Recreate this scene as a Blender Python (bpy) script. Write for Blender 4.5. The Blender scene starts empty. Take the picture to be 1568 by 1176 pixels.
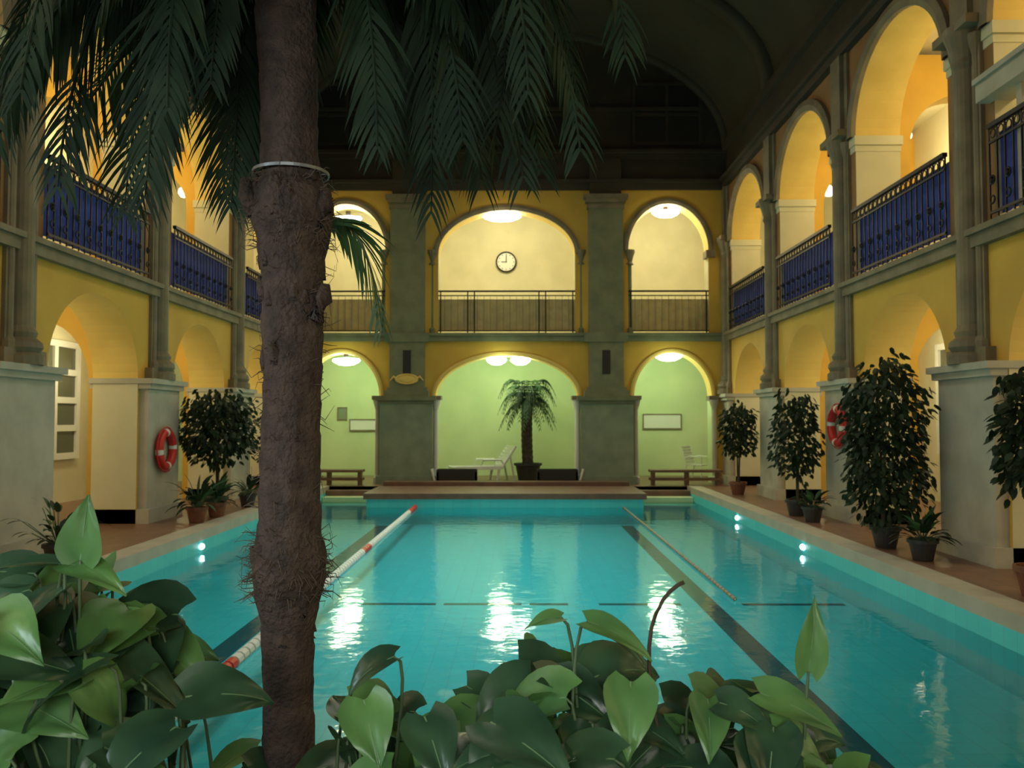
import bpy, math, random
from mathutils import Vector, Matrix, noise
R = random.Random(7)
scene = bpy.context.scene
scene.view_settings.view_transform = 'Standard'
scene.view_settings.look = 'None'
scene.view_settings.exposure = 0.0

# ------------------------------------------------------------ materials
def mat(name, col, rough=0.6, col2=None, scale=6.0, bump=0.0, metal=0.0, emit=None, estr=0.0, spec=0.5, trans=0.0, detail=4, bscale=None):
    m = bpy.data.materials.new(name); m.use_nodes = True
    nt = m.node_tree; b = nt.nodes['Principled BSDF']
    b.inputs['Base Color'].default_value = (*col, 1)
    b.inputs['Roughness'].default_value = rough
    b.inputs['Metallic'].default_value = metal
    b.inputs['Specular IOR Level'].default_value = spec
    tc = nt.nodes.new('ShaderNodeTexCoord')
    if col2:
        n = nt.nodes.new('ShaderNodeTexNoise'); n.inputs['Scale'].default_value = scale; n.inputs['Detail'].default_value = detail
        nt.links.new(tc.outputs['Object'], n.inputs['Vector'])
        r = nt.nodes.new('ShaderNodeValToRGB'); r.color_ramp.elements[0].position = .35; r.color_ramp.elements[1].position = .65
        r.color_ramp.elements[0].color = (*col, 1); r.color_ramp.elements[1].color = (*col2, 1)
        nt.links.new(n.outputs['Fac'], r.inputs['Fac']); nt.links.new(r.outputs['Color'], b.inputs['Base Color'])
    if bump:
        n2 = nt.nodes.new('ShaderNodeTexNoise'); n2.inputs['Scale'].default_value = bscale or scale * 4
        nt.links.new(tc.outputs['Object'], n2.inputs['Vector'])
        bp = nt.nodes.new('ShaderNodeBump'); bp.inputs['Strength'].default_value = bump; bp.inputs['Distance'].default_value = .02
        nt.links.new(n2.outputs['Fac'], bp.inputs['Height']); nt.links.new(bp.outputs['Normal'], b.inputs['Normal'])
    if emit:
        b.inputs['Emission Color'].default_value = (*emit, 1); b.inputs['Emission Strength'].default_value = estr
    return m

def tile_mat(name, c1, c2, mortar, size=0.3, rough=0.4, spec=.5, axis=None):
    m = bpy.data.materials.new(name); m.use_nodes = True
    nt = m.node_tree; b = nt.nodes['Principled BSDF']; b.inputs['Roughness'].default_value = rough
    b.inputs['Specular IOR Level'].default_value = spec
    tc = nt.nodes.new('ShaderNodeTexCoord'); br = nt.nodes.new('ShaderNodeTexBrick')
    br.offset = 0; br.inputs['Scale'].default_value = 1
    br.inputs['Brick Width'].default_value = size; br.inputs['Row Height'].default_value = size
    br.inputs['Mortar Size'].default_value = size * .03
    br.inputs['Color1'].default_value = (*c1, 1); br.inputs['Color2'].default_value = (*c2, 1); br.inputs['Mortar'].default_value = (*mortar, 1)
    nt.links.new(tc.outputs['Object'], br.inputs['Vector']); nt.links.new(br.outputs['Color'], b.inputs['Base Color'])
    return m

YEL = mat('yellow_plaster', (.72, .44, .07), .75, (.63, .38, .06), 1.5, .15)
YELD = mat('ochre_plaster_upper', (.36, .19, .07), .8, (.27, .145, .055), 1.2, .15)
SOF = mat('soffit_yellow', (.84, .60, .17), .7, (.76, .53, .14), 2, .1)
CREAM = mat('cream_plaster', (.72, .67, .47), .7, (.64, .60, .41), 1.5, .1)
CREAMG = mat('pale_plaster', (.64, .72, .42), .7, (.56, .66, .38), 1.2, .1)
STONE = mat('grey_stone', (.27, .22, .14), .7, (.18, .15, .10), 3, .25)
STONEG = mat('green_grey_stone', (.22, .235, .14), .7, (.16, .175, .105), 3, .25)
PED = mat('pale_pedestal_stone', (.52, .49, .41), .7, (.42, .40, .33), 2.5, .2)
PEDG = mat('green_pedestal_stone', (.27, .33, .23), .7, (.21, .26, .185), 2.5, .2)
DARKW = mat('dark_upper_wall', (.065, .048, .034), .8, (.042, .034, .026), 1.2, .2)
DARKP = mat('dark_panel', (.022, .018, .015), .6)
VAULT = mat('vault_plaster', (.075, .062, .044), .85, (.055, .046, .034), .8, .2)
DECK = tile_mat('terracotta_deck_tiles', (.26, .13, .085), (.20, .105, .07), (.12, .08, .06), .25, .35)
COPE = mat('pale_coping', (.50, .45, .36), .5, (.42, .38, .30), 3, .1)
BROWN = mat('brown_step', (.20, .10, .065), .5, (.14, .075, .05), 4, .1)
POOLT = tile_mat('turquoise_pool_tiles', (.08, .62, .66), (.10, .66, .69), (.12, .55, .59), .2, .4)
LANE = mat('dark_lane_tile', (.02, .07, .09), .5)
IRON = mat('black_iron', (.02, .018, .02), .45, metal=.4)
BLUE = mat('blue_cloth', (.045, .08, .42), .85, (.03, .055, .30), 5, .2)
CLOTHC = mat('cream_cloth', (.62, .48, .22), .8, (.5, .38, .18), 5, .2)
WHITE = mat('white_paint', (.75, .75, .7), .5)
GLASSD = mat('dark_window_glass', (.10, .11, .08), .15)
RED = mat('red_plastic', (.62, .03, .02), .4)
LAMPW = mat('lamp_diffuser', (1, 1, 1), .5, emit=(1, .98, .85), estr=22)
LAMPG = mat('lamp_diffuser_green', (1, 1, 1), .5, emit=(.85, 1, .80), estr=20)
LAMPU = mat('underwater_lamp_glass', (1, 1, 1), .5, emit=(.85, 1, 1), estr=10)
LAMPY = mat('globe_lamp_glass', (1, 1, 1), .5, emit=(1, .85, .55), estr=4)
BARK = mat('palm_bark', (.085, .055, .042), .9, (.04, .027, .022), 14, .8, bscale=60)
FIBER = mat('palm_fiber', (.10, .07, .045), .9)
TERRA = mat('terracotta_pot', (.22, .08, .045), .7, (.16, .06, .035), 8, .1)
DPOT = mat('dark_pot', (.035, .035, .035), .5)
SOIL = mat('soil', (.03, .02, .013), .95, (.015, .01, .008), 20, .6)
BRICK = mat('planter_stone', (.2, .17, .13), .8, (.14, .12, .1), 6, .3)
CLAMP = mat('metal_band', (.32, .34, .35), .4, metal=.6)
DARKB = mat('dark_bench_wood', (.02, .018, .015), .6)

def leafmat(name, c1, c2, rough=.4, trans=.35, spec=.5, scale=5):
    m = bpy.data.materials.new(name); m.use_nodes = True
    nt = m.node_tree; b = nt.nodes['Principled BSDF']; b.inputs['Roughness'].default_value = rough; b.inputs['Specular IOR Level'].default_value = spec
    tc = nt.nodes.new('ShaderNodeTexCoord'); n = nt.nodes.new('ShaderNodeTexNoise'); n.inputs['Scale'].default_value = scale
    r = nt.nodes.new('ShaderNodeValToRGB'); r.color_ramp.elements[0].color = (*c1, 1); r.color_ramp.elements[1].color = (*c2, 1)
    r.color_ramp.elements[0].position = .35; r.color_ramp.elements[1].position = .65
    nt.links.new(tc.outputs['Object'], n.inputs['Vector']); nt.links.new(n.outputs['Fac'], r.inputs['Fac']); nt.links.new(r.outputs['Color'], b.inputs['Base Color'])
    t = nt.nodes.new('ShaderNodeBsdfTranslucent'); nt.links.new(r.outputs['Color'], t.inputs['Color'])
    mx = nt.nodes.new('ShaderNodeMixShader'); mx.inputs[0].default_value = trans
    nt.links.new(b.outputs[0], mx.inputs[1]); nt.links.new(t.outputs[0], mx.inputs[2])
    nt.links.new(mx.outputs[0], nt.nodes['Material Output'].inputs['Surface'])
    return m
FROND = leafmat('palm_frond_green', (.014, .032, .018), (.032, .062, .030), .6, .4, .3)
FRONDL = leafmat('palm_frond_light', (.05, .12, .05), (.08, .18, .07), .5, .4)
BIGL = leafmat('broad_leaf_green', (.09, .22, .075), (.16, .34, .10), .35, .3, .6, 6)
BIGD = leafmat('broad_leaf_dark', (.025, .065, .035), (.055, .125, .06), .32, .2, .6, 6)
VEIN = leafmat('broad_leaf_vein', (.17, .31, .14), (.22, .36, .18), .4, .2)
FICUS = leafmat('ficus_leaf', (.014, .03, .014), (.035, .06, .025), .55, .2, .3)
STEM = mat('green_stem', (.08, .13, .06), .6)
STEMB = mat('brown_stem', (.06, .04, .025), .8)

# ------------------------------------------------------------ mesh builder
class MB:
    def __init__(s): s.v = []; s.f = []; s.m = []; s.mats = []
    def mi(s, m):
        if m not in s.mats: s.mats.append(m)
        return s.mats.index(m)
    def poly(s, pts, m):
        i = len(s.v); s.v += [tuple(p) for p in pts]; s.f.append(tuple(range(i, i + len(pts)))); s.m.append(s.mi(m))
    def box(s, x0, x1, y0, y1, z0, z1, m, mp=None):
        P = [(x0, y0, z0), (x1, y0, z0), (x1, y1, z0), (x0, y1, z0), (x0, y0, z1), (x1, y0, z1), (x1, y1, z1), (x0, y1, z1)]
        if mp: P = [mp(*p) for p in P]
        i = len(s.v); s.v += P; k = s.mi(m)
        for f in [(0, 3, 2, 1), (4, 5, 6, 7), (0, 1, 5, 4), (1, 2, 6, 5), (2, 3, 7, 6), (3, 0, 4, 7)]:
            s.f.append(tuple(i + a for a in f)); s.m.append(k)
    def grid(s, rows, m, close=False):
        i = len(s.v); n = len(rows[0]); k = s.mi(m)
        for r in rows: s.v += [tuple(p) for p in r]
        for a in range(len(rows) - 1):
            for b in range(n if close else n - 1):
                c = (b + 1) % n
                s.f.append((i + a * n + b, i + a * n + c, i + (a + 1) * n + c, i + (a + 1) * n + b)); s.m.append(k)
    def lathe(s, prof, cx, cy, m, seg=16, mp=None, cz=0):
        rows = []
        for r, z in prof:
            row = [(cx + r * math.cos(2 * math.pi * j / seg), cy + r * math.sin(2 * math.pi * j / seg), z + cz) for j in range(seg)]
            if mp: row = [mp(*p) for p in row]
            rows.append(row)
        s.grid(rows, m, True)
    def tube(s, path, rad, m, seg=6):
        path = [Vector(p) for p in path]; rows = []
        for i, p in enumerate(path):
            t = (path[min(i + 1, len(path) - 1)] - path[max(i - 1, 0)])
            if t.length < 1e-9: t = Vector((0, 0, 1))
            t.normalize(); a = t.cross(Vector((0.13, .31, 1)) if abs(t.z) < .9 else Vector((1, .1, 0))); a.normalize(); b = t.cross(a)
            r = rad[i] if isinstance(rad, (list, tuple)) else rad
            rows.append([p + a * r * math.cos(2 * math.pi * j / seg) + b * r * math.sin(2 * math.pi * j / seg) for j in range(seg)])
        s.grid(rows, m, True)
        k = s.mi(m); i = len(s.v) - seg
        s.f.append(tuple(range(i, i + seg))); s.m.append(k)
        i0 = len(s.v) - seg * len(rows); s.f.append(tuple(range(i0 + seg - 1, i0 - 1, -1))); s.m.append(k)
    def torus(s, c, R_, r, ax, ay, mats, seg=32, sg=10):
        ax = Vector(ax); ay = Vector(ay); az = ax.cross(ay); c = Vector(c)
        for j in range(seg):
            rows = []
            for q in (j, j + 1):
                a = 2 * math.pi * q / seg; d = ax * math.cos(a) + ay * math.sin(a)
                rows.append([c + d * (R_ + r * math.cos(2 * math.pi * k / sg)) + az * r * math.sin(2 * math.pi * k / sg) for k in range(sg)])
            s.grid(rows, mats(j), True)
    def build(s, name, smooth=False, parent=None):
        me = bpy.data.meshes.new(name); me.from_pydata([tuple(p) for p in s.v], [], s.f); me.update()
        for m in s.mats: me.materials.append(m)
        me.polygons.foreach_set('material_index', s.m)
        if smooth: me.polygons.foreach_set('use_smooth', [True] * len(s.f))
        o = bpy.data.objects.new(name, me); scene.collection.objects.link(o)
        if parent: o.parent = parent
        return o

def bez(pts, n):
    pts = [Vector(p) for p in pts]; out = []
    for i in range(n + 1):
        t = i / n; q = list(pts)
        while len(q) > 1: q = [q[k].lerp(q[k + 1], t) for k in range(len(q) - 1)]
        out.append(q[0])
    return out

# ------------------------------------------------------------ layout
XC = -0.27; WR = 5.33; WL = -5.87; YF = 22.0; TH = .7
BAYS = [22.0 - 3.96 * i for i in range(7)]   # 22 ... -1.76
YB = -4.0
mpF = lambda u, n, z: (u + XC, YF + n, z)
mpR = lambda u, n, z: (WR + n, u, z)
mpL = lambda u, n, z: (WL - n, u, z)

def arch_panel(mb, mp, u0, u1, z0, z1, c, a, zs, r, t, mf, ms, mj, mbk, N=28):
    def q(u_0, u_1, a0, a1, n, m): mb.poly([mp(u_0, n, a0), mp(u_1, n, a0), mp(u_1, n, a1), mp(u_0, n, a1)], m)
    for n, m in ((0, mf), (t, mbk)):
        q(u0, c - a, z0, z1, n, m); q(c + a, u1, z0, z1, n, m)
    pts = [(c - a * math.cos(math.pi * i / N), zs + r * math.sin(math.pi * i / N)) for i in range(N + 1)]
    for i in range(N):
        (ua, za), (ub, zb) = pts[i], pts[i + 1]
        for n, m in ((0, mf), (t, mbk)):
            mb.poly([mp(ua, n, za), mp(ub, n, zb), mp(ub, n, z1), mp(ua, n, z1)], m)
        mb.poly([mp(ua, 0, za), mp(ub, 0, zb), mp(ub, t, zb), mp(ua, t, za)], ms)
    for u in (c - a, c + a):
        mb.poly([mp(u, 0, z0), mp(u, t, z0), mp(u, t, zs), mp(u, 0, zs)], mj)

def archivolt(mb, mp, c, a, zs, r, w, p, m, N=28):
    rows = []
    for i in range(N + 1):
        A = math.pi * i / N; C, S = -math.cos(A), math.sin(A)
        rows.append([mp(c + a * C, .0, zs + r * S), mp(c + a * C, -p, zs + r * S), mp(c + (a + w * .5) * C, -p * 1.4, zs + (r + w * .5) * S), mp(c + (a + w) * C, -p, zs + (r + w) * S), mp(c + (a + w) * C, .0, zs + (r + w) * S)])
    mb.grid(rows, m)

ZS = 3.58; ZG = 3.79; ZT = 7.5; ZC = 8.6
# ---- side arcades
def side(name, mp, sgn):
    w = MB()
    for i in range(6):
        u1, u0 = BAYS[i], BAYS[i + 1]; c = (u0 + u1) / 2
        arch_panel(w, mp, u0, u1, 0, ZS, c, 1.30, 2.2, 1.16, TH, YEL, SOF, CREAM, YEL)
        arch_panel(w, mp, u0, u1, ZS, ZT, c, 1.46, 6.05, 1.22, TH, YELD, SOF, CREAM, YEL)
        archivolt(w, mp, c, 1.46, 6.05, 1.22, .2, .07, STONE)
    w.poly([mp(YB, 0, 0), mp(BAYS[6], 0, 0), mp(BAYS[6], 0, ZT), mp(YB, 0, ZT)], YEL)
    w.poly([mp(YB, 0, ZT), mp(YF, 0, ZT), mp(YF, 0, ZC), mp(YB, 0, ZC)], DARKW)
    w.build('wall_' + name + '_arcade')
    t = MB()
    t.box(YB, YF, -.10, 0.0, ZS, ZG, STONE, mp); t.box(YB, YF, -.15, 0, ZG - .07, ZG, STONE, mp)
    t.box(YB, YF, -.12, 0, ZT, ZT + .14, DARKW, mp); t.box(YB, YF, -.2, 0, ZT + .14, ZT + .22, DARKW, mp)
    t.box(YB, YF, -.14, 0, ZC - .2, ZC, DARKW, mp)
    t.build('trim_cornice_' + name)
    for i in range(7):
        u = BAYS[i]; p = MB(); hu = .62
        ua, ub = (u - hu, min(u + hu, YF - .02)) 
        p.box(ua - .06, ub if i == 0 else ub + .06, -.2, TH + .04, 0, .22, PED, mp)
        p.box(ua, ub, -.14, TH + .02, .22, 2.08, PED, mp)
        p.box(ua - .05, ub if i == 0 else ub + .05, -.2, TH + .05, 2.08, 2.16, PED, mp)
        p.box(ua - .09, ub if i == 0 else ub + .09, -.25, TH + .05, 2.16, 2.24, PED, mp)
        vb = min(u + .34, YF - .01)
        p.box(u - .44, min(u + .44, YF - .01), -.12, 0, 2.24, 2.42, STONE, mp)
        p.box(u - .32, vb - .02, -.05, 0, 2.42, ZT, STONE, mp)
        prof = [(.27, 2.24), (.27, 2.34), (.22, 2.38), (.26, 2.44), (.25, 2.5), (.18, 2.56), (.2, 2.62), (.15, 2.7), (.14, 5.7), (.17, 5.76), (.15, 5.82), (.2, 5.98), (.25, 6.12), (.25, 6.2)]
        uu = u if i else u - .1
        p.lathe(prof, uu, -.03, STONE, 18, mp)
        for s_ in (-.23, .23):
            if i == 0 and s_ > 0: continue
            p.lathe([(.1, 2.42), (.1, 2.5), (.06, 2.56), (.055, 5.8), (.09, 5.95), (.1, 6.05)], uu + s_, -.03, STONE, 10, mp)
        p.box(u - .40, min(u + .40, YF - .01), -.24, 0, 6.12, 6.22, STONE, mp)
        p.box(u - .2, min(u + .2, YF - .01), -.12, 0, 6.2, ZT, STONE, mp)
        p.box(u - .56, min(u + .56, YF - .01), -.03, TH + .03, 5.92, 6.06, CREAM, mp)
        p.box(u - .53, min(u + .53, YF - .01), -.01, TH + .01, 5.82, 5.92, CREAM, mp)
        p.build('trim_arcade_pier')
        if i < 6:
            a = MB()
            mt = lambda q, n, z, u=u: (mp(0, q, 0)[0], u - .2 + n, z)
            if u < 21.5:
                arch_panel(a, mt, TH, 2.9, 0, ZS, 1.85, .85, 2.2, 1.0, .4, YEL, SOF, CREAM, YEL, 18)
                arch_panel(a, mt, TH, 2.9, ZG, ZT, 1.85, .85, 6.0, .85, .4, YEL, SOF, CREAM, YEL, 18)
                a.build('wall_aisle_cross_arch')
    g = MB()
    g.box(YB, YF + 3.2, .02, 2.9, ZS + .01, ZG - .01, CREAM, mp); g.build('gallery_floor_' + name)
    g = MB(); g.box(YB, YF + 3.2, 2.9, 3.1, 0, ZT + .1, CREAM, mp); g.build('wall_' + name)
    g = MB(); g.box(YB, YF + 3.2, .02, 3.1, ZT + .1, ZT + .25, CREAM, mp); g.build('ceiling_aisle_' + name)
side('right', mpR, 1); side('left', mpL, -1)

# ---- railings with blue cloth
def railing(mp, u0, u1, ledge=False):
    r = MB(); n = -.06
    z0 = ZG + .04; zt = 4.87
    r.box(u0, u1, n - .03, n + .03, zt - .03, zt + .02, IRON, mp)
    r.box(u0, u1, n - .015, n + .015, zt - .2, zt - .175, IRON, mp)
    r.box(u0, u1, n - .015, n + .015, z0 + .05, z0 + .08, IRON, mp)
    k = int((u1 - u0) / .15)
    for i in range(k + 1):
        u = u0 + (u1 - u0) * i / k
        r.box(u - .008, u + .008, n - .008, n + .008, z0, zt, IRON, mp)
        if i < k:
            uc = u + (u1 - u0) / k / 2
            c = Vector(mp(uc, n, zt - .1)); ax = Vector(mp(1, 0, 0)) - Vector(mp(0, 0, 0))
            r.torus(c, .05, .008, ax, (0, 0, 1), lambda j: IRON, 10, 5)
            if i % 2 == 0:
                c = Vector(mp(uc, n - .02, z0 + .42)); r.torus(c, .05, .010, ax, (0, 0, 1), lambda j: IRON, 10, 5)
                r.lathe([(0.001, -.05), (.03, -.02), (.035, .01), (.001, .05)], uc, n - .02, IRON, 8, mp, z0 + .42)
                c = Vector(mp(uc, n - .02, z0 + .2)); r.torus(c, .045, .01, ax, (0, 0, 1), lambda j: IRON, 10, 5)
    rows = []
    for j in range(7):
        z = z0 + .06 + (zt - z0 - .12) * j / 6
        rows.append([mp(u0 + (u1 - u0) * i / 60, .05 + .018 * math.sin(i * 1.1 + math.sin(i * .37) * 2) * (1 - j / 9), z) for i in range(61)])
    r.grid(rows, BLUE)
    if ledge:   # pale stone shelf carried above this bay's railing
        r.box(6.3, 9.7, -.16, .2, 5.16, 5.36, PED, mp); r.box(6.3, 9.7, -.2, .22, 5.36, 5.42, PED, mp)
        for u in (6.9, 8.0, 9.1): r.box(u - .05, u + .05, -.02, .03, 3.8, 5.16, PED, mp)
    r.build('balcony_railing')
for mp in (mpR, mpL):
    for i in range(5):
        railing(mp, BAYS[i + 1] + .5, BAYS[i] - .5, mp is mpR and i == 3)

# ---- far wall
w = MB()
def fb(u0, u1, c, al, zl, rl, au, zu, ru):
    arch_panel(w, mpF, u0, u1, 0, ZS, c[0], al, zl, rl, TH * .7, YEL, SOF, CREAMG, CREAMG)
    arch_panel(w, mpF, u0, u1, ZS, ZT, c[1], au, zu, ru, TH * .7, YEL, SOF, CREAM, CREAM)
    archivolt(w, mpF, c[1], au, zu, ru, .14, .05, STONE)
    archivolt(w, mpF, c[0], al, zl, rl, .1, .04, SOF)
fb(-2.51, 2.51, (0, 0), 1.80, 2.17, 1.05, 1.74, 5.81, 1.13)
fb(2.51, 5.62, (4.20, 4.11), .98, 2.17, 1.12, 1.02, 5.9, 1.2)
fb(-5.62, -2.51, (-4.20, -4.11), .98, 2.17, 1.12, 1.02, 5.9, 1.2)
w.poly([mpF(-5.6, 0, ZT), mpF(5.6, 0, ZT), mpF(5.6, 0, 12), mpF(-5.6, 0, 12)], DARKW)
w.build('wall_far_arcade')
t = MB()
t.box(-5.6, 5.6, -.10, 0, ZS, ZG, STONEG, mpF); t.box(-5.6, 5.6, -.15, 0, ZG - .07, ZG, STONEG, mpF)
t.box(-5.6, 5.6, -.1, 0, ZT - .05, ZT + .12, DARKW, mpF); t.box(-5.6, 5.6, -.18, 0, ZT + .12, ZT + .2, DARKW, mpF)
t.box(-5.6, 5.6, -.12, 0, 8.25, 8.38, DARKW, mpF); t.box(-5.6, 5.6, -.2, 0, 8.38, 8.46, DARKW, mpF)
t.box(-5.0, 5.0, -.1, 0, 9.5, 9.58, DARKW, mpF)
t.build('trim_cornice_far')
t = MB()
for c, hw in ((0, 1.6), (4.1, .85), (-4.1, .85)):
    z1 = 10.9 if c == 0 else 10.2
    t.box(c - hw, c + hw, -.03, 0, 8.65, z1, DARKP, mpF)
    for q in (-1, 0, 1): t.box(c + q * hw - .04, c + q * hw + .04, -.07, -.0, 8.65, z1, DARKW, mpF)
    for z in (8.65, 9.4, z1): t.box(c - hw, c + hw, -.06, 0, z - .04, z + .04, DARKW, mpF)
t.build('window_attic')
for s_ in (-1, 1):
    u = 2.51 * s_; p = MB()
    p.box(u - .74, u + .74, -.36, 0, 0, .2, PEDG, mpF); p.box(u - .66, u + .66, -.3, .5, .2, 2.0, PEDG, mpF)
    p.box(u - .7, u + .7, -.34, .5, 2.0, 2.08, STONEG, mpF); p.box(u - .75, u + .75, -.4, .5, 2.08, 2.18, STONEG, mpF)
    p.box(u - .56, u + .56, -.26, 0, 2.18, 2.32, STONEG, mpF); p.box(u - .5, u + .5, -.22, 0, 2.32, 2.42, STONEG, mpF)
    p.box(u - .44, u + .44, -.16, 0, 2.42, 7.1, STONEG, mpF)
    for z, e in ((6.95, .03), (7.1, .07), (7.2, .12)): p.box(u - .44 - e, u + .44 + e, -.16 - e, 0, z, z + .1, STONE, mpF)
    p.box(u - .4, u + .4, -.14, 0, 7.3, 8.25, DARKW, mpF)
    p.box(u - .1, u + .1, -.18, -.15, 2.75, 3.35, DARKP, mpF)
    p.box(u - .55, u + .55, -.2, 0, ZS - .02, ZG, STONEG, mpF)
    for q in (-.62, .62):
        p.lathe([(.11, 5.55), (.07, 5.62), (.1, 5.75), (.14, 5.86), (.14, 5.92)], u + q, .05, STONE, 12, mpF)
        p.lathe([(.09, 3.8), (.09, 3.9), (.06, 3.95), (.055, 5.6)], u + q, .05, STONEG, 10, mpF)
    for q in (-.74, .74):
        p.lathe([(.1, 0), (.1, .15), (.06, .2), (.055, 1.85), (.1, 2.0), (.12, 2.1)], u + q, -.1, WHITE if q * s_ < 0 else PED, 12, mpF)
        p.box(u + q - .13, u + q + .13, -.24, .2, 2.1, 2.2, STONE, mpF)
    if s_ < 0:
        c = p
        c.lathe([(.001, -.02), (.1, -.015), (.14, 0)], 0, 0, SOF, 12, lambda x, y, z: mpF(u + x * 1.6, -.2 + z, 2.62 + y * .7))
        c.torus(mpF(u, -.19, 2.62), .17, .03, (1.5, 0, 0), (0, 0, .7), lambda j: SOF, 18, 6)
        for sg in (-1, 1): c.tube([mpF(u + sg * .2, -.19, 2.6), mpF(u + sg * .33, -.19, 2.68), mpF(u + sg * .42, -.19, 2.58)], [.035, .03, .01], SOF)
    p.build('trim_far_pilaster')
for sg in (-1, 1):
    p = MB(); p.box(5.18 * sg - .12, 5.18 * sg + .12, -.1, .3, 5.72, 5.9, STONE, mpF); p.box(5.22 * sg - .12, 5.22 * sg + .12, -.1, .3, 2.08, 2.2, STONE, mpF)
    p.lathe([(.1, 0), (.1, .15), (.06, .2), (.055, 1.85), (.1, 2.0), (.12, 2.1)], 5.22 * sg, -.1, PED, 12, mpF)
    p.build('trim_corner_bracket')
def frail(u0, u1):
    r = MB(); zt = 4.87
    r.box(u0, u1, -.02, .02, zt - .025, zt + .015, IRON, mpF); r.box(u0, u1, -.012, .012, zt - .13, zt - .105, IRON, mpF)
    r.box(u0, u1, -.012, .012, ZG + .05, ZG + .075, IRON, mpF)
    ps = [u0 + .06, u1 - .06]
    if u1 - u0 > 2.5: ps += [u0 + .75, u0 + .92, u1 - .75, u1 - .92]
    for u in ps: r.box(u - .015, u + .015, -.015, .015, ZG, zt, IRON, mpF)
    k = int((u1 - u0) / .16)
    for i in range(1, k): 
        u = u0 + (u1 - u0) * i / k; r.box(u - .005, u + .005, -.005, .005, ZG + .05, zt - .12, STONE, mpF)
    rows = []
    for j in range(5):
        rows.append([mpF(u0 + (u1 - u0) * i / 50, .08 + .01 * math.sin(i * 1.3), ZG + .06 + .82 * j / 4) for i in range(51)])
    r.grid(rows, CLOTHC)
    r.build('gallery_railing')
frail(-1.74, 1.74); frail(3.09, 5.13); frail(-5.13, -3.09)

g = MB(); g.box(WL, WR, YF + .02, YF + 3, ZS + .01, ZG - .01, CREAMG); g.build('gallery_floor_far')
g = MB(); g.box(WL - 3.1, WR + 3.1, YF + 3, YF + 3.2, 0, ZS + .1, CREAMG); g.box(WL - 3.1, WR + 3.1, YF + 3, YF + 3.2, ZS + .1, ZT + .1, CREAM); g.build('wall_far')
g = MB(); g.box(WL, WR, YF + .02, YF + 3.2, ZT + .1, ZT + .25, CREAM); g.build('ceiling_aisle_far')
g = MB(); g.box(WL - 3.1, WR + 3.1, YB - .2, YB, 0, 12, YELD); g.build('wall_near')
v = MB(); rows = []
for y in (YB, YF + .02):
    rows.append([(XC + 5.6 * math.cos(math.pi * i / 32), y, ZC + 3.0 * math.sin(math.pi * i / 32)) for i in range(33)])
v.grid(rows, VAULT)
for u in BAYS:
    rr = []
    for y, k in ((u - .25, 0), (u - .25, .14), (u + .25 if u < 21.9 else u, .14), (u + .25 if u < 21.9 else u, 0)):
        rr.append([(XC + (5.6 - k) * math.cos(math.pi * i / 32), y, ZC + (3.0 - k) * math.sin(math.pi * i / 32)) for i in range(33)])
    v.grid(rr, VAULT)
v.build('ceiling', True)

# ---- pool + deck
PL, PR, PF, PN = -4.53, 4.08, 21.0, 3.7
ZW = -.30; ZB = -.66
d = MB()
d.box(PR + .32, WR + 3.1, YB, YF + 3.2, -.3, 0, DECK)
d.box(WL - 3.1, PL - .32, YB, YF + 3.2, -.3, 0, DECK)
d.box(PL - .32, PR + .32, YB, PN, -.3, 0, DECK)
d.box(PL - .32, PR + .32, PF, YF + 3.2, -.3, 0, DECK)
d.build('floor')
c = MB()
for x0, x1 in ((PR, PR + .32), (PL - .32, PL)):
    c.box(x0, x1, PN, PF, -.13, .012, COPE)
c.box(PL - .32, PR + .32, PN - .02, PN + .25, -.13, .012, COPE)
c.build('trim_pool_coping')
p = MB()
p.box(PL, PR, PN, PF + .1, ZB - .1, ZB, POOLT)
p.box(PR, PR + .1, PN, PF, ZB, -.13, POOLT); p.box(PL - .1, PL, PN, PF, ZB, -.13, POOLT)
p.box(PL, PR, PF, PF + .1, ZB, -.01, POOLT); p.box(PL, PR, PN, PN + .1, ZB, -.13, POOLT)
zl = ZB + .004
for x in (2.33, -2.87):
    p.box(x - .12, x + .12, PN + .3, 18.6, ZB - .01, zl, LANE)
for x0, x1 in ((-1.9, -1.0), (-.9, .05), (.15, .62), (1.0, 2.0), (2.75, 4.0)):
    p.box(x0, x1, 10.70, 10.80, ZB - .01, zl, LANE)
p.box(-3.0 + XC, 3.0 + XC, 18.9, PF - .01, ZB, -.12, POOLT)
p.box(-3.06 + XC, 3.06 + XC, 18.84, PF - .01, -.12, 0.004, BROWN)
p.box(-2.96 + XC, 2.96 + XC, 21.0, 21.5, .0, .1, BROWN)
for x0, x1 in ((3.08 + XC, PR - .01), (PL + .01, -3.08 + XC)):
    p.box(x0, x1, 20.6, PF - .01, ZB, -.08, BROWN); p.box(x0, x1, 20.2, 20.6, ZB, -.2, CREAMG); p.box(x0, x1, 19.8, 20.2, ZB, -.34, POOLT)
p.build('pool_basin')
for x0, x1 in ((3.5 + XC, WR - .35), (WL + .35, -3.5 + XC)):
    s = MB(); s.box(x0, x1, 21.15, 21.55, .32, .38, BROWN)
    s.box(x0, x1, 21.2, 21.5, .12, .18, BROWN)
    for q in (x0 + .05, (x0 + x1) / 2, x1 - .12): s.box(q, q + .07, 21.22, 21.5, 0, .32, BROWN)
    s.build('wooden_bench')

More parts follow.
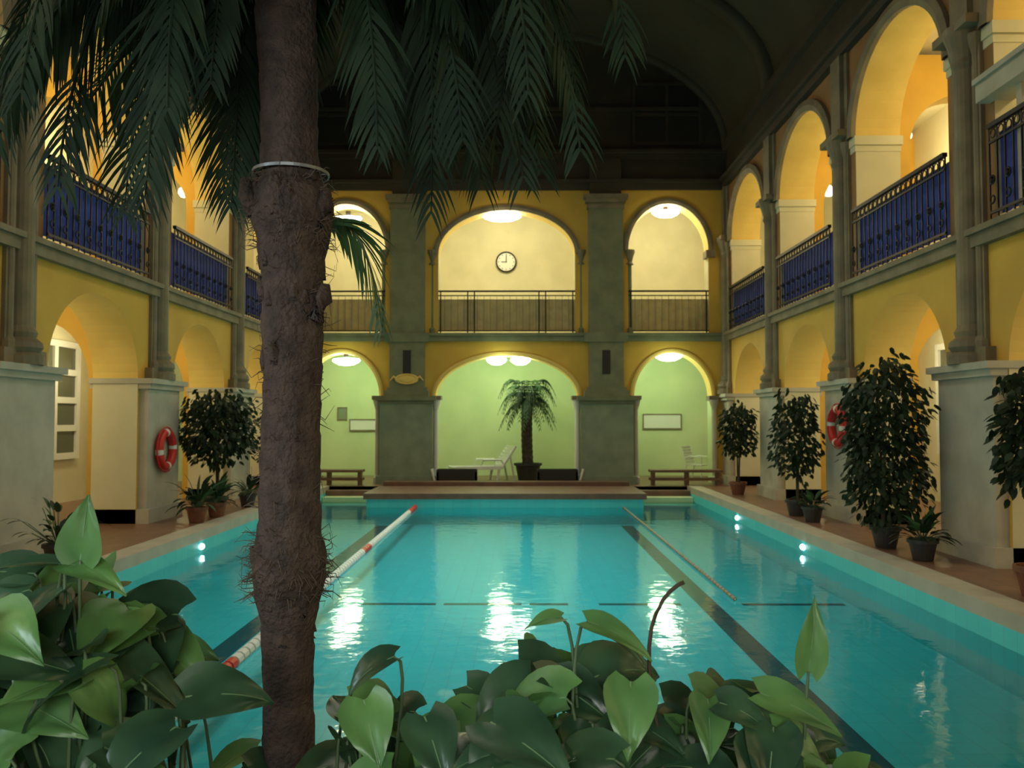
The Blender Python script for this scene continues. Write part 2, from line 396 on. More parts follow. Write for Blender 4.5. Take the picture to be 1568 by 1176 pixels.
# water
wm = bpy.data.materials.new('pool_water'); wm.use_nodes = True; nt = wm.node_tree
for n in list(nt.nodes): nt.nodes.remove(n)
out = nt.nodes.new('ShaderNodeOutputMaterial'); mx = nt.nodes.new('ShaderNodeMixShader'); fr = nt.nodes.new('ShaderNodeFresnel'); fr.inputs[0].default_value = 1.30
tr = nt.nodes.new('ShaderNodeBsdfTransparent'); tr.inputs[0].default_value = (.80, .98, .98, 1)
gl = nt.nodes.new('ShaderNodeBsdfGlossy'); gl.inputs['Roughness'].default_value = .07
tc = nt.nodes.new('ShaderNodeTexCoord'); nz = nt.nodes.new('ShaderNodeTexNoise'); nz.inputs['Scale'].default_value = 4; nz.inputs['Detail'].default_value = 3
bp = nt.nodes.new('ShaderNodeBump'); bp.inputs['Strength'].default_value = .2; bp.inputs['Distance'].default_value = .03
nt.links.new(tc.outputs['Object'], nz.inputs['Vector']); nt.links.new(nz.outputs['Fac'], bp.inputs['Height'])
nt.links.new(bp.outputs[0], gl.inputs['Normal'])
nt.links.new(fr.outputs[0], mx.inputs[0]); nt.links.new(tr.outputs[0], mx.inputs[1]); nt.links.new(gl.outputs[0], mx.inputs[2]); nt.links.new(mx.outputs[0], out.inputs[0])
w = MB(); w.poly([(PL, PN, ZW), (PR, PN, ZW), (PR, PF, ZW), (PL, PF, ZW)], wm); w.build('pool_water')

def rope(x, y0, y1, mfun, r=.03):
    o = MB(); y = y0; i = 0
    while y < y1:
        o.lathe([(.001, 0), (r, .01), (r, .12), (.001, .13)], 0, 0, mfun(i, y), 10, lambda a, b, c, y=y, x=x: (x + a, y + c, ZW + .02 + b)); y += .14; i += 1
    o.tube([(x, y0, ZW + .02), (x, y1, ZW + .02)], .008, WHITE); o.build('lane_rope')
BRN = mat('brown_float', (.26, .20, .13), .5)
rope(-2.2, 4.0, 18.8, lambda i, y: RED if 5.6 < y < 6.7 or y > 17.6 or 12.4 < y < 12.9 else WHITE, .05)
rope(2.28, 9.2, 18.8, lambda i, y: BRN, .02)

def add_light(kind, name, loc, energy, col, size=.3, rot=None, sy=None, spread=None):
    l = bpy.data.lights.new(name, kind); l.energy = energy; l.color = col
    if kind == 'POINT': l.shadow_soft_size = size
    if kind == 'AREA':
        l.size = size
        if sy: l.shape = 'RECTANGLE'; l.size_y = sy
        if spread: l.spread = math.radians(spread)
    o = bpy.data.objects.new(name, l); o.location = loc
    if rot: o.rotation_euler = rot
    scene.collection.objects.link(o); return o
for sx, x, ys in ((1, PL, (12.5, 8.9)), (-1, PR, (16.2, 12.5))):
    for y in ys:
        o = MB(); c = Vector((x + sx * .01, y, -.215))
        o.lathe([(.001, .03), (.05, .028), (.07, .015), (.075, 0)], 0, 0, LAMPU, 16, lambda a, b, z, c=c, sx=sx: (c.x + sx * z, c.y + a, c.z + b * .55))
        o.torus(c, .08, .01, (0, 1, 0), (0, 0, .55), lambda j: WHITE, 20, 6)
        o.build('underwater_lamp')

def oval_lamp(x, y, z, w_, m, name='oval_ceiling_lamp'):
    o = MB()
    o.lathe([(.001, -.11), (.5, -.09), (.85, -.03), (1, .02), (.9, .07), (.001, .1)], 0, 0, m, 24, lambda a, b, c: (x + a * w_, y + b * .14, z + c))
    o.box(x - .06, x + .06, y - .03, y + .03, z + .08, z + .22, IRON)
    o.build(name, True)
oval_lamp(-.40, 22.3, 6.82, .50, LAMPW); oval_lamp(3.83, 22.3, 6.92, .36, LAMPW); oval_lamp(-4.38, 22.3, 6.78, .36, LAMPW)
oval_lamp(-4.38, 22.2, 3.09, .36, LAMPG); oval_lamp(3.86, 22.2, 3.20, .36, LAMPG)
oval_lamp(-.53, 22.2, 3.10, .26, LAMPG); oval_lamp(.08, 22.2, 3.10, .26, LAMPG)
for x in (-4.4, -.4, 3.8):
    add_light('POINT', 'gallery_lamp_light', (x, 23.2, 6.6), 70, (1, .88, .50), .3)
    add_light('POINT', 'aisle_lamp_light', (x, 23.2, 2.9), 56, (.80, 1, .55), .3)
    add_light('POINT', 'arch_lamp_light', (x, 21.6, 3.05), 10, (.8, 1, .6), .1)
    add_light('POINT', 'arch_lamp_light_upper', (x, 21.6, 6.7), 5, (1, .88, .5), .1)
for mp in (mpR, mpL):
    for i in range(6):
        u = (BAYS[i] + BAYS[i + 1]) / 2
        for z, zc, e, col in ((3.2, ZS, 48, (1, .88, .50)), (6.9, ZT + .1, 72, (1, .83, .43))):
            x, y, _ = mp(u, 1.9, 0)
            o = MB(); o.lathe([(.001, -.13), (.07, -.11), (.12, -.05), (.13, 0), (.11, .07), (.05, .12), (.04, .14)], x, y, LAMPY, 16, None, z)
            o.lathe([(.05, .13), (.06, zc - z - .02), (.09, zc - z)], x, y, IRON, 12, None, z); o.build('globe_pendant_lamp', True)
            add_light('POINT', 'globe_light', (x, y, z - .35), e, col, .18)
add_light('AREA', 'pool_fill_light', (XC, 13.5, 10.8), 150, (.80, 1, .98), 4, None, 12, 50)  # added overhead fill to brighten the pool; the vault has no opening
add_light('AREA', 'hall_soft_light', (XC, 12, 8.3), 190, (1, .97, .76), 3, None, 14)
add_light('AREA', 'foreground_fill_light', (-.3, -2.0, 2.2), 38, (.95, 1, .9), 2.5, (math.radians(76), 0, 0), .8, 110)  # unseen area light behind the camera, lifts the foreground leaves
add_light('AREA', 'foreground_side_fill', (-4.0, .5, 2.3), 28, (.72, .88, 1), 1.2, (math.radians(72), 0, math.radians(-65)), 1.0, 110)  # unseen bluish fill from the left for the foreground plants

# ---- wall clock
o = MB(); mc = lambda a, b, z: (-.32 + a, 24.98 - z, 6.15 + b)
o.lathe([(.3, 0), (.3, .08), (.27, .09), (.26, .05)], 0, 0, IRON, 32, mc); o.lathe([(.26, .05), (.001, .05)], 0, 0, WHITE, 32, mc)
o.box(-.012, .012, -.02, .2, .055, .06, IRON, mc); o.box(-.14, .02, -.012, .012, .055, .06, IRON, mc)
for k in range(12):
    a = k * math.pi / 6; x, y = .22 * math.cos(a), .22 * math.sin(a); o.box(x - .012, x + .012, y - .012, y + .012, .052, .058, IRON, mc)
o.build('wall_clock')
def frame(x, z, w_, h, inner, name):
    o = MB(); y = 24.99
    o.box(x - w_ / 2, x + w_ / 2, y - .03, y, z - h / 2, z + h / 2, inner)
    for a, b_, c_, d_ in ((-w_ / 2 - .03, -w_ / 2, -h / 2 - .03, h / 2 + .03), (w_ / 2, w_ / 2 + .03, -h / 2 - .03, h / 2 + .03), (-w_ / 2, w_ / 2, -h / 2 - .03, -h / 2), (-w_ / 2, w_ / 2, h / 2, h / 2 + .03)):
        o.box(x + a, x + b_, y - .05, y, z + c_, z + d_, STONE)
    o.build(name)
frame(-5.03, 1.78, .22, .3, PEDG, 'framed_picture'); frame(-4.42, 1.45, .75, .28, WHITE, 'white_notice_board'); frame(4.15, 1.55, 1.05, .38, WHITE, 'white_notice_board')

def lounger(ox, oy, sc, rot):
    o = MB(); ca, sa = math.cos(rot), math.sin(rot)
    T = lambda x, y, z: (ox + (x * ca - y * sa) * sc, oy + (x * sa + y * ca) * sc, z * sc + .004)
    for y in (-.3, .3):
        o.box(-.9, .35, y - .04, y + .04, .3, .39, WHITE, T)
        o.tube([T(.35, y, .33), T(.75, y, .9)], .04 * sc, WHITE)
        for x in (-.75, .3): o.tube([T(x, y, .3), T(x - .06, y, 0)], .035 * sc, WHITE)
        o.tube([T(.6, y, .65), T(.72, y, 0)], .03 * sc, WHITE)
        o.tube([T(-.2, y, .34), T(-.15, y, .55), T(.35, y, .55), T(.42, y, .4)], .03 * sc, WHITE)
    for i in range(12): o.box(-.88 + i * .102, -.79 + i * .102, -.3, .3, .335, .37, WHITE, T)
    for i in range(7):
        x = .36 + i * .055; z = .36 + i * .078
        o.box(x, x + .06, -.3, .3, z, z + .075, WHITE, T)
    o.build('sun_lounger')
lounger(-.85, 22.85, 1.0, .35)
def wchair(ox, oy, rot):
    o = MB(); ca, sa = math.cos(rot), math.sin(rot)
    T = lambda x, y, z: (ox + (x * ca - y * sa), oy + (x * sa + y * ca), z)
    for x in (-.24, .24):
        o.tube([T(x, -.22, 0), T(x, -.24, .62), T(x, .1, .64), T(x, .25, .6)], .018, WHITE); o.tube([T(x, .3, 0), T(x, .2, .42), T(x, .36, .9)], .018, WHITE)
    for i in range(6): o.box(-.23, .23, -.22 + i * .075, -.165 + i * .075, .4, .42, WHITE, T)
    for i in range(6): o.box(-.23, .23, .21 + i * .026, .23 + i * .026, .46 + i * .075, .52 + i * .075, WHITE, T)
    o.build('white_garden_chair')
wchair(4.75, 23.0, .9)
for x in (-1.5, 1.0):
    o = MB(); x0, x1 = x - .5, x + .5; y0, y1 = 21.58, 21.9
    o.box(x0, x1, y0, y1, .3, .36, DARKB); o.box(x0, x1, y0, y0 + .05, .08, .3, DARKB); o.box(x0, x1, y1 - .05, y1, .12, .3, DARKB)
    for q in (x0, x1 - .05):
        o.box(q, q + .05, y0, y1, .0 + .0, .3, DARKB)
    for i in range(3): o.box(x0 + .02, x1 - .02, y0 + .02 + i * .09, y0 + .095 + i * .09, .36, .375, DARKB)
    sg = -1 if x < 0 else 1
    q = x0 - .03 if sg < 0 else x1 + .03
    o.tube([(q, y0 + .03, 0), (q + .1 * sg, y0 + .03, .38)], .03, WHITE)
    o.tube([(q, y1 - .06, 0), (q + .1 * sg, y1 - .06, .38)], .03, WHITE)
    o.build('low_bench')

def lattice(mp, uc, w_, z0, z1, cols, rows_, name):
    o = MB(); n = 2.88
    o.box(uc - w_ / 2, uc + w_ / 2, n - .02, n, z0, z1, GLASSD, mp)
    for i in range(cols + 1):
        u = uc - w_ / 2 + w_ * i / cols; o.box(u - .06, u + .06, n - .07, n, z0 - .06, z1 + .06, WHITE, mp)
    for j in range(rows_ + 1):
        z = z0 + (z1 - z0) * j / rows_; o.box(uc - w_ / 2, uc + w_ / 2, n - .065, n, z - .06, z + .06, WHITE, mp)
    o.build(name)
lattice(mpL, 16.3, 1.7, .9, 3.05, 2, 4, 'window_1')
lattice(mpL, 20.1, 1.4, .9, 3.0, 2, 4, 'window_2'); lattice(mpL, 12.1, 1.4, .9, 3.0, 2, 4, 'window_3')
for k, u in enumerate((20.1, 16.2, 12.1)): lattice(mpR, u, 1.4, 1.0, 3.0, 2, 4, 'window_%d' % (k + 4))

def lifering(x, y, z, sg):
    o = MB(); c = Vector((x, y, z))
    o.torus(c, .27, .065, (0, 1, 0), (0, 0, 1), lambda j: WHITE if (j % 12) in (0, 1) else RED, 48, 12)
    o.torus(c, .36, .012, (0, 1, 0), (0, 0, 1), lambda j: RED, 24, 6)
    o.box(min(x, x + sg * .07), max(x, x + sg * .07), y - .03, y + .03, z + .17, z + .22, IRON)
    o.build('life_ring', True)
lifering(WR - .215, 13.95, 1.5, 1); lifering(WL + .215, 14.0, 1.12, -1)

# ---- leaves
def blade(mb, base, d_, side_, L, W, droop, m, n=4):
    d_ = Vector(d_).normalized(); side_ = Vector(side_).normalized(); rows = []; p = Vector(base); dd = d_.copy()
    for i in range(n + 1):
        t = i / n; w_ = W * (math.sin(math.pi * min(1, t * .85 + .12)) ** .8) * (1 - t * .35) if i < n else .0005
        rows.append([p - side_ * w_, p + side_ * w_]); dd = (dd + Vector((0, 0, -droop / n))).normalized(); p = p + dd * L / n
    mb.grid(rows, m)

def heart(mb, base, d_, up, L, W, m, curl=.3, stem=None):
    d_ = Vector(d_).normalized(); up = Vector(up); s_ = d_.cross(up).normalized(); nn = s_.cross(d_).normalized(); base = Vector(base)
    N = 10; K = 4; rows = []; p = base.copy(); dd = d_.copy(); mid = []
    prof = [.55, .85, 1.0, 1.0, .93, .82, .68, .5, .33, .15, .01]
    for i in range(N + 1):
        t = i / N; w_ = W * .5 * prof[i]; row = []
        nrm = s_.cross(dd).normalized()
        for k in range(-K, K + 1):
            q = k / K
            back = -L * .13 * (abs(q) ** 1.2) * (1 - t) ** 3
            row.append(p + s_ * w_ * q + dd * back + nrm * (abs(q) * w_ * .28 + .03 * W * math.sin(q * 5 + t * 7)))
        rows.append(row); mid.append(p + nrm * .002)
        dd = (dd - nrm * curl / N * (1 + t)).normalized(); p = p + dd * L / N
    mb.grid(rows, m)
    mb.grid([[q - s_ * W * .012 * (1.2 - i / N), q + s_ * W * .012 * (1.2 - i / N)] for i, q in enumerate(mid)], VEIN)

def ficus(x, y, h, w_, potm, seed, name='potted_ficus', low=.35, nleaf=900):
    r = random.Random(seed); o = MB()
    pr = .17; ph = .27
    o.lathe([(.001, .004), (pr * .72, .004), (pr, ph - .05), (pr * 1.12, ph - .05), (pr * 1.12, ph), (pr * .95, ph), (pr * .92, ph - .04), (.001, ph - .04)], x, y, potm, 20)
    cz0 = h * low; 
    for k in range(3):
        a = r.uniform(0, 6.28); o.tube(bez([(x + .03 * math.cos(a), y + .03 * math.sin(a), ph - .06), (x + .05 * math.cos(a + 2), y, h * .4), (x + w_ * .18 * math.cos(a), y + w_ * .18 * math.sin(a), h * .8)], 8), [.022 - .0018 * i for i in range(9)], STEMB, 6)
    for k in range(nleaf):
        while True:
            u, v_, q = r.uniform(-1, 1), r.uniform(-1, 1), r.uniform(-1, 1)
            if .1 < u * u + v_ * v_ + q * q * q * q < 1: break
        nz_ = 1 + .4 * noise.noise(Vector((u * 2 + seed, v_ * 2, q * 2)))
        c = Vector((x + u * w_ / 2 * nz_, y + v_ * w_ / 2 * nz_, (h + cz0) / 2 + q * (h - cz0) / 2 * nz_))
        if c.z < ph: continue
        d_ = Vector((u * .8 + r.uniform(-.5, .5), v_ * .8 + r.uniform(-.5, .5), -.5 + r.uniform(-.5, .5)))
        sd = d_.cross(Vector((r.uniform(-1, 1), r.uniform(-1, 1), 1)))
        blade(o, c, d_, sd, r.uniform(.08, .13), .036, .5, FICUS, 3)
    for k in range(26):
        q = r.uniform(-.7, .8); a = r.uniform(0, 6.28); rr = w_ * .38
        o.tube([(x, y, (h + cz0) / 2 + q * (h - cz0) * .3 - .1), (x + rr * math.cos(a), y + rr * math.sin(a), (h + cz0) / 2 + q * (h - cz0) / 2)], [.008, .003], STEMB, 4)
    o.build(name)
ficus(4.72, 18.7, 1.95, .72, TERRA, 1, low=.42); ficus(4.66, 14.6, 2.05, .74, DPOT, 2, low=.30)
ficus(4.62, 11.0, 2.35, 1.05, DPOT, 3, low=.12, nleaf=2200); ficus(4.72, 8.0, 2.05, .62, TERRA, 4, low=.42)
ficus(-5.2, 15.1, 2.1, 1.25, DPOT, 5, low=.40, nleaf=2000); ficus(-5.2, 18.8, 1.9, .7, DPOT, 6)
def bushpot(x, y, h, seed, potm, name='potted_plant', L=.34):
    r = random.Random(seed); o = MB()
    o.lathe([(.001, .004), (.11, .004), (.15, .2), (.17, .2), (.17, .24), (.14, .24), (.13, .21), (.001, .21)], x, y, potm, 18)
    for k in range(40):
        a = r.uniform(0, 6.28); e = r.uniform(.3, 1.4); d_ = Vector((math.cos(a) * math.cos(e), math.sin(a) * math.cos(e), math.sin(e)))
        b0 = Vector((x, y, .2)); st = b0 + d_ * r.uniform(.1, h * .6)
        o.tube([b0, st], [.006, .004], STEM, 4); blade(o, st, d_, d_.cross(Vector((0, 0, 1)) + Vector((.1, .2, 0))), r.uniform(.6, 1.1) * L, .045, 1.2, FRONDL if k % 4 == 0 else FICUS, 5)
    o.build(name)
bushpot(-4.95, 14.35, .5, 11, TERRA); bushpot(-5.0, 13.6, .6, 12, TERRA, L=.38); bushpot(-4.95, 16.0, .4, 13, DPOT)
bushpot(4.62, 13.7, .35, 14, DPOT, L=.28); bushpot(4.62, 10.0, .35, 15, DPOT, L=.3); bushpot(-5.05, 9.6, .8, 17, DPOT, L=.24)

def frond(mb, pts, n, L, W, m, droop=.8, spread=1.0, r0=.012, seed=0, ms=STEM, start=.12):
    r = random.Random(seed); P = bez(pts, n)
    mb.tube(P, [r0 * (1 - .85 * i / n) + .0015 for i in range(n + 1)], ms, 6)
    for i in range(int(n * start), n + 1):
        t = i / n; tan = (P[min(i + 1, n)] - P[max(i - 1, 0)]).normalized()
        up = Vector((0, 0, 1)); s_ = tan.cross(up)
        if s_.length < .2: s_ = tan.cross(Vector((0, 1, 0)))
        s_.normalize(); LL = L * (math.sin(math.pi * (.15 + .8 * t)) ** .6)
        for sg in (-1, 1):
            d_ = s_ * sg * spread + tan * (.55 + .5 * t) + Vector((r.uniform(-.12, .12), r.uniform(-.12, .12), r.uniform(-.15, .15) - .15))
            blade(mb, P[i], d_, tan + Vector((0, 0, r.uniform(-.3, .3))), LL * r.uniform(.85, 1.1), W, droop * r.uniform(.7, 1.2), m, 5)

# far potted palm
o = MB(); px, py = .28, 22.95
o.lathe([(.001, .004), (.25, .004), (.33, .4), (.37, .4), (.37, .46), (.3, .46), (.28, .42), (.001, .42)], px, py, DPOT, 20)
tp = bez([(px, py, .4), (px - .05, py, 1.2), (px - .02, py, 2.0)], 22)
o.tube(tp, [.14 + .012 * (i % 2) for i in range(23)], BARK, 12)
for k in range(38):
    a = k * 2.4; e = .15 + (k % 5) * .42; ln = .80
    top = tp[-1]; h_ = Vector((math.cos(a), math.sin(a), 0))
    frond(o, [top, top + h_ * ln * .5 + Vector((0, 0, .55 * e + .2)), top + h_ * ln * .95 + Vector((0, 0, .5 * e - .7))], 16, .28, .022, FRONDL if k % 3 == 0 else FICUS, .7, seed=k, r0=.012)
o.build('potted_palm_tree')

# ---- foreground palm
palm = bpy.data.objects.new('palm_tree', None); scene.collection.objects.link(palm)
TX, TY = -.73, 2.8; ZP = .16
prof = [(.1, .13), (.48, .083), (.72, .078), (.95, .085), (1.10, .115), (1.16, .118), (1.24, .10), (1.4, .095), (1.7, .092), (1.9, .098), (2.02, .098), (2.1, .102), (2.2, .115), (2.24, .130), (2.32, .124), (2.38, .1), (2.5, .09), (2.8, .095), (3.1, .10), (3.35, .12), (3.45, .08)]
def pr_(z):
    for (a, ra), (b_, rb) in zip(prof, prof[1:]):
        if a <= z <= b_: return ra + (rb - ra) * (z - a) / (b_ - a)
    return prof[-1][1]
def cx_(z): return TX + .02 - .018 * (z - .3) - .012 * math.sin(z * 2.2)
tr_ = MB(); rows = []; NZ = 220; NS = 48
for i in range(NZ + 1):
    z = ZP + .002 + 3.28 * i / NZ; rr = pr_(z); row = []
    for j in range(NS):
        a = 2 * math.pi * j / NS
        f = 1 + .07 * noise.noise(Vector((math.cos(a) * 2, math.sin(a) * 2, z * 5))) + .04 * noise.noise(Vector((math.cos(a) * 7, math.sin(a) * 7, z * 12))) + .05 * ((z * 9 + a / 6.28) % 1 - .5)
        row.append((cx_(z) + rr * f * math.cos(a), TY + rr * f * math.sin(a), z))
    rows.append(row)
tr_.grid(rows, BARK, True)
for k in range(60):
    z = R.choice([R.uniform(1.75, 2.35), R.uniform(.8, 2.3), R.uniform(2.2, 2.36)]); a = k * 2.399; h_ = Vector((math.cos(a), math.sin(a), 0)); rr = pr_(z)
    b0 = Vector((cx_(z), TY, z)) + h_ * rr * .8; L = R.uniform(.02, .045)
    tr_.tube([b0, b0 + h_ * L * .4 + Vector((0, 0, L * .7)), b0 + h_ * L * .6 + Vector((0, 0, L * 1.5))], [.026, .018, .006], BARK, 6)
for (dx, z0_) in ((.085, 1.92), (.09, 2.22), (-.10, 2.26)):
    sg = 1 if dx > 0 else -1
    tr_.tube([(cx_(z0_) + dx, TY - .05, z0_), (cx_(z0_) + dx + sg * .03, TY - .06, z0_ + .06), (cx_(z0_) + dx + sg * .035, TY - .06, z0_ + .11)], [.033, .028, .014], BARK, 8)
tr_.build('trunk', True, palm)
fb_ = MB()
for k in range(600):
    z = R.choice([R.uniform(1.02, 1.25), R.uniform(1.3, 2.4), R.uniform(2.15, 2.4), R.uniform(1.05, 1.18)]); a = R.uniform(0, 6.28); h_ = Vector((math.cos(a), math.sin(a), 0)); rr = pr_(z)
    b0 = Vector((cx_(z), TY, z)) + h_ * rr * .9; L = R.uniform(.04, .12)
    fb_.tube([b0, b0 + h_ * L * .4 + Vector((0, 0, L * .3 * R.uniform(-1, 1))), b0 + h_ * L * .55 + Vector((R.uniform(-.02, .02), 0, -L * .5 * R.uniform(-.5, 1)))], [.002, .0015, .0006], FIBER, 3)
fb_.build('fibers', False, palm)
cl = MB(); zc = 2.4
cl.lathe([(.118, -.005), (.123, -.005), (.123, .005), (.118, .005)], cx_(zc), TY, CLAMP, 40, None, zc)
for a in range(0, 360, 60): cl.tube([(cx_(zc) + .085 * math.cos(math.radians(a)), TY + .085 * math.sin(math.radians(a)), zc), (cx_(zc) + .12 * math.cos(math.radians(a)), TY + .12 * math.sin(math.radians(a)), zc)], .004, CLAMP)
cl.build('metal_band', False, palm)
fr_ = MB(); top = Vector((cx_(3.3), TY, 3.3))
def F(pts, n=68, L=.38, W=.0165, m=FROND, dr=1.0, sp=.95, sd=0, r0=.012): frond(fr_, [top] + pts, n, L, W, m, dr, sp, r0, sd, FROND)
# right side, arching over and hanging down
F([(-.45, 2.75, 3.75), (.10, 2.7, 3.35), (.19, 2.6, 2.42)], sd=1, L=.38)
F([(-.55, 2.7, 3.6), (-.22, 2.55, 3.2), (-.16, 2.5, 2.42)], sd=2, L=.38)
F([(-.6, 2.6, 3.5), (-.42, 2.5, 3.1), (-.40, 2.45, 2.38)], sd=3, L=.32)
F([(-.5, 2.9, 3.7), (-.1, 3.0, 3.3), (.02, 3.0, 2.45)], sd=4, L=.40)
F([(-.4, 2.6, 3.7), (.0, 2.4, 3.4), (.03, 2.35, 2.5)], sd=5, L=.32)
F([(-.55, 3.1, 3.6), (-.3, 3.3, 3.3), (-.34, 3.4, 2.42)], sd=6, L=.40)
F([(-.3, 2.8, 3.9), (.35, 2.8, 3.5), (.34, 2.7, 2.75)], sd=7, L=.34)
F([(-.45, 2.7, 3.5), (-.25, 2.8, 3.3), (-.28, 2.8, 2.48)], sd=15, L=.38)
F([(-.4, 2.8, 3.6), (.1, 2.9, 3.3), (-.08, 2.9, 2.55)], sd=16, L=.40)
F([(-.3, 2.9, 3.5), (.1, 3.0, 3.5), (.22, 3.1, 2.75)], sd=17, L=.40)
F([(-.5, 2.6, 3.3), (-.3, 2.5, 3.1), (-.15, 2.4, 2.72)], sd=18, L=.34)
F([(-.4, 3.2, 3.6), (.0, 3.5, 3.5), (.1, 3.6, 2.65)], sd=30, L=.46)
F([(-.5, 3.2, 3.5), (-.2, 3.5, 3.3), (-.15, 3.6, 2.6)], sd=31, L=.46)
F([(-.5, 3.0, 3.4), (-.4, 3.1, 3.2), (-.45, 3.1, 2.6)], sd=32, L=.38)
F([(-.4, 3.0, 3.3), (-.1, 3.2, 3.3), (.05, 3.3, 2.85)], sd=33, L=.42)
# left side
F([(-1.0, 2.75, 3.6), (-1.4, 2.7, 3.1), (-1.42, 2.65, 2.32)], sd=8, L=.40)
F([(-.95, 2.7, 3.5), (-1.1, 2.6, 3.1), (-1.10, 2.55, 2.32)], sd=9, L=.40)
F([(-.9, 2.9, 3.5), (-1.0, 3.1, 3.1), (-1.03, 3.1, 2.38)], sd=10, L=.40)
F([(-1.1, 2.8, 3.8), (-1.65, 2.8, 3.3), (-1.68, 2.75, 2.5)], sd=11, L=.42)
F([(-1.1, 3.1, 3.7), (-1.5, 3.4, 3.3), (-1.6, 3.5, 2.45)], sd=12, L=.44)
F([(-.85, 2.5, 3.5), (-.95, 2.3, 3.1), (-.92, 2.25, 2.42)], sd=13, L=.30)
F([(-1.0, 2.5, 3.6), (-1.25, 2.3, 3.2), (-1.28, 2.2, 2.45)], sd=14, L=.32)
F([(-1.0, 2.9, 3.5), (-1.25, 3.0, 3.2), (-1.3, 3.0, 2.38)], sd=19, L=.42)
F([(-1.0, 2.7, 3.4), (-1.3, 2.6, 3.2), (-1.55, 2.6, 2.55)], sd=20, L=.40)
F([(-.9, 3.2, 3.5), (-1.2, 3.6, 3.3), (-1.3, 3.8, 2.6)], sd=22, L=.46)
F([(-.8, 2.5, 3.3), (-1.0, 2.3, 3.1), (-1.1, 2.25, 2.7)], sd=23, L=.34)
F([(-1.0, 2.8, 3.3), (-1.4, 2.9, 3.2), (-1.85, 2.9, 2.75)], sd=24, L=.40)
F([(-.85, 3.0, 3.4), (-.95, 3.2, 3.2), (-.98, 3.3, 2.6)], sd=34, L=.40)
F([(-1.0, 3.2, 3.5), (-1.5, 3.5, 3.3), (-1.9, 3.6, 2.8)], sd=35, L=.46)
F([(-.8, 3.2, 3.5), (-1.05, 3.5, 3.3), (-1.1, 3.6, 2.6)], sd=36, L=.44)
F([(-.8, 2.6, 3.4), (-.85, 2.45, 3.2), (-.86, 2.4, 2.55)], sd=37, L=.28)
frond(fr_, [(cx_(2.3) + .05, TY + .05, 2.2), (-.60, 2.95, 2.40), (-.50, 3.0, 2.2), (-.47, 3.0, 1.92)], 30, .24, .012, FRONDL, .9, .6, .008, 21)
fr_.build('fronds', False, palm)

# ---- foreground planter
o = MB()
o.box(-3.4, 3.2, 1.15, 1.3, 0, .2, BRICK); o.box(-3.4, 3.2, 3.1, 3.25, 0, .2, BRICK); o.box(-3.4, -3.25, 1.3, 3.1, 0, .2, BRICK); o.box(3.05, 3.2, 1.3, 3.1, 0, .2, BRICK)
o.box(-3.25, 3.05, 1.3, 3.1, 0.0, ZP, SOIL); o.build('stone_planter')

fol = MB()
def plant_leaf(pt, d_, L, W, m, curl=.4, up=None, root=None):
    pt = Vector(pt); root = Vector(root or (pt.x + R.uniform(-.12, .12), pt.y + R.uniform(-.05, .2), ZP))
    root.y = min(max(root.y, 1.4), 3.0)
    fol.tube(bez([root, (root + pt) / 2 + Vector((R.uniform(-.05, .05), .02, .12)), pt - Vector(d_).normalized() * .05 , pt], 8), [.0065, .006, .006, .005, .005, .004, .004, .004, .003], STEM, 5)
    heart(fol, pt, d_, up or (R.uniform(-.3, .3), R.uniform(-.9, -.2), 1), L, W, m, curl)
def mass(x0, x1, y0, y1, zf, n, Lm=.17, sg=.15, pl=.36):
    for k in range(n):
        x = R.uniform(x0, x1); y = R.uniform(y0, y1); zt = zf(x); z = zt - abs(R.gauss(0, sg))
        if -.37 < x / y < -.20 and z > .55: continue
        if z < .35: z = .35 + R.random() * .1
        a = R.uniform(0, 6.28); d_ = (math.cos(a), math.sin(a) * .7 - .25, R.uniform(-.6, .25)); L = Lm * R.uniform(.75, 1.3)
        plant_leaf((x, y, z), d_, L, L * R.uniform(.6, .78), BIGL if R.random() < pl else BIGD, R.uniform(.2, .9))
mass(-1.4, -.82, 1.75, 2.3, lambda x: 1.24 - .5 * max(0, x + 1.1), 95, .20, .2)
mass(-.75, .60, 1.8, 2.3, lambda x: .95 + .07 * math.sin(x * 9 + 1), 150, .18, .16)
mass(.4, .85, 1.85, 2.25, lambda x: .98 - .5 * (x - .45), 45, .17, .14)
mass(-.9, .75, 2.3, 2.9, lambda x: .62, 90, .19, .12)
mass(-1.7, -1.1, 2.3, 2.9, lambda x: .85, 40, .2, .2)
H = plant_leaf
H((-1.00, 2.0, 1.28), (.12, -.1, 1), .15, .11, BIGL, .1, (0, -1, .2))
H((-1.03, 2.0, 1.27), (.9, -.2, -.15), .16, .09, BIGL, .5, (0, -.5, 1))
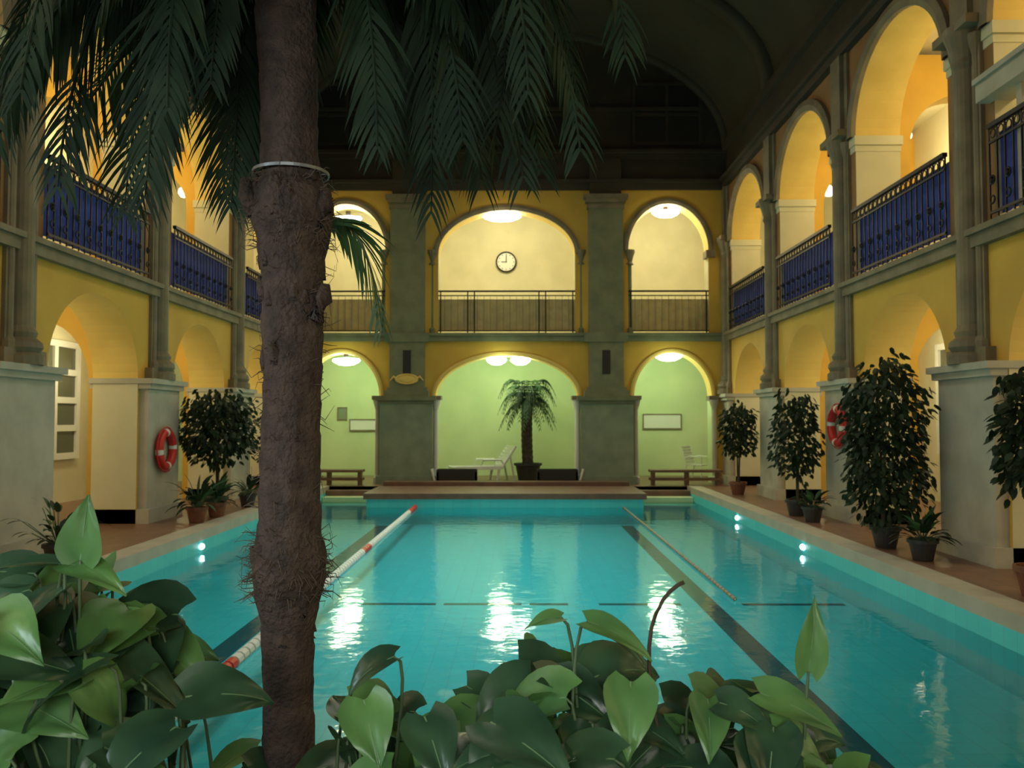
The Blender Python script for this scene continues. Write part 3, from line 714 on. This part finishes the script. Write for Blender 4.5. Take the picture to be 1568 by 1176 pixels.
H((-1.05, 2.0, 1.27), (-.9, -.2, .1), .15, .07, BIGD, .3, (0, -.2, 1))
H((.66, 2.0, 1.03), (.12, -.05, 1), .17, .075, BIGL, .15, (0, -1, .1))
H((-.28, 2.0, 1.06), (-.9, -.2, -.25), .16, .10, BIGD, .8, (0, -.3, 1))
H((.16, 2.0, 1.14), (.9, -.3, -.2), .17, .08, BIGL, .5, (0, -.5, 1))
H((.10, 2.0, 1.15), (-.9, -.3, .05), .09, .05, BIGL, .5, (0, -.5, 1))
H((.55, 2.0, .98), (1, -.3, -.25), .2, .10, BIGL, .4, (0, -.7, 1))
H((-.90, 2.1, 1.1), (-.9, -.4, -.2), .22, .15, BIGL, .3, (0, -.6, 1))
H((-1.1, 1.9, 1.0), (.9, -.4, -.1), .22, .15, BIGL, .4, (0, -.8, 1))
H((-.2, 1.9, .96), (.3, -.7, -.4), .17, .12, BIGD, .4, (0, -.8, 1))
H((.25, 1.95, 1.02), (-.1, -.7, -.6), .17, .12, BIGL, .4, (0, -1, .8))
H((-.34, 1.95, .98), (.3, -.7, -.6), .16, .12, BIGL, .4, (0, -1, .8))
fol.tube(bez([(.30, 2.0, .6), (.42, 2.0, .85), (.18, 2.0, 1.08), (.34, 2.0, 1.22), (.38, 2.0, 1.23)], 14), .005, STEMB, 5)
heart(fol, (.2, 2.0, 1.12), (1, -.1, -.55), (0, -.4, 1), .19, .045, BIGD, .6)
fol.build('broadleaf_plants', True)

wd = bpy.data.worlds.new('World'); scene.world = wd; wd.use_nodes = True
wd.node_tree.nodes['Background'].inputs[0].default_value = (.5, .55, .6, 1); wd.node_tree.nodes['Background'].inputs[1].default_value = .05
cam = bpy.data.cameras.new('camera'); co = bpy.data.objects.new('camera', cam); scene.collection.objects.link(co)
co.location = (0, 0, 1.6); cam.sensor_width = 36; cam.lens = 30.56; cam.clip_start = .05
cam.dof.use_dof = True; cam.dof.focus_distance = 3.2; cam.dof.aperture_fstop = 5.6
co.rotation_euler = (math.radians(90 + 2.35), 0, math.radians(.35)); scene.camera = co
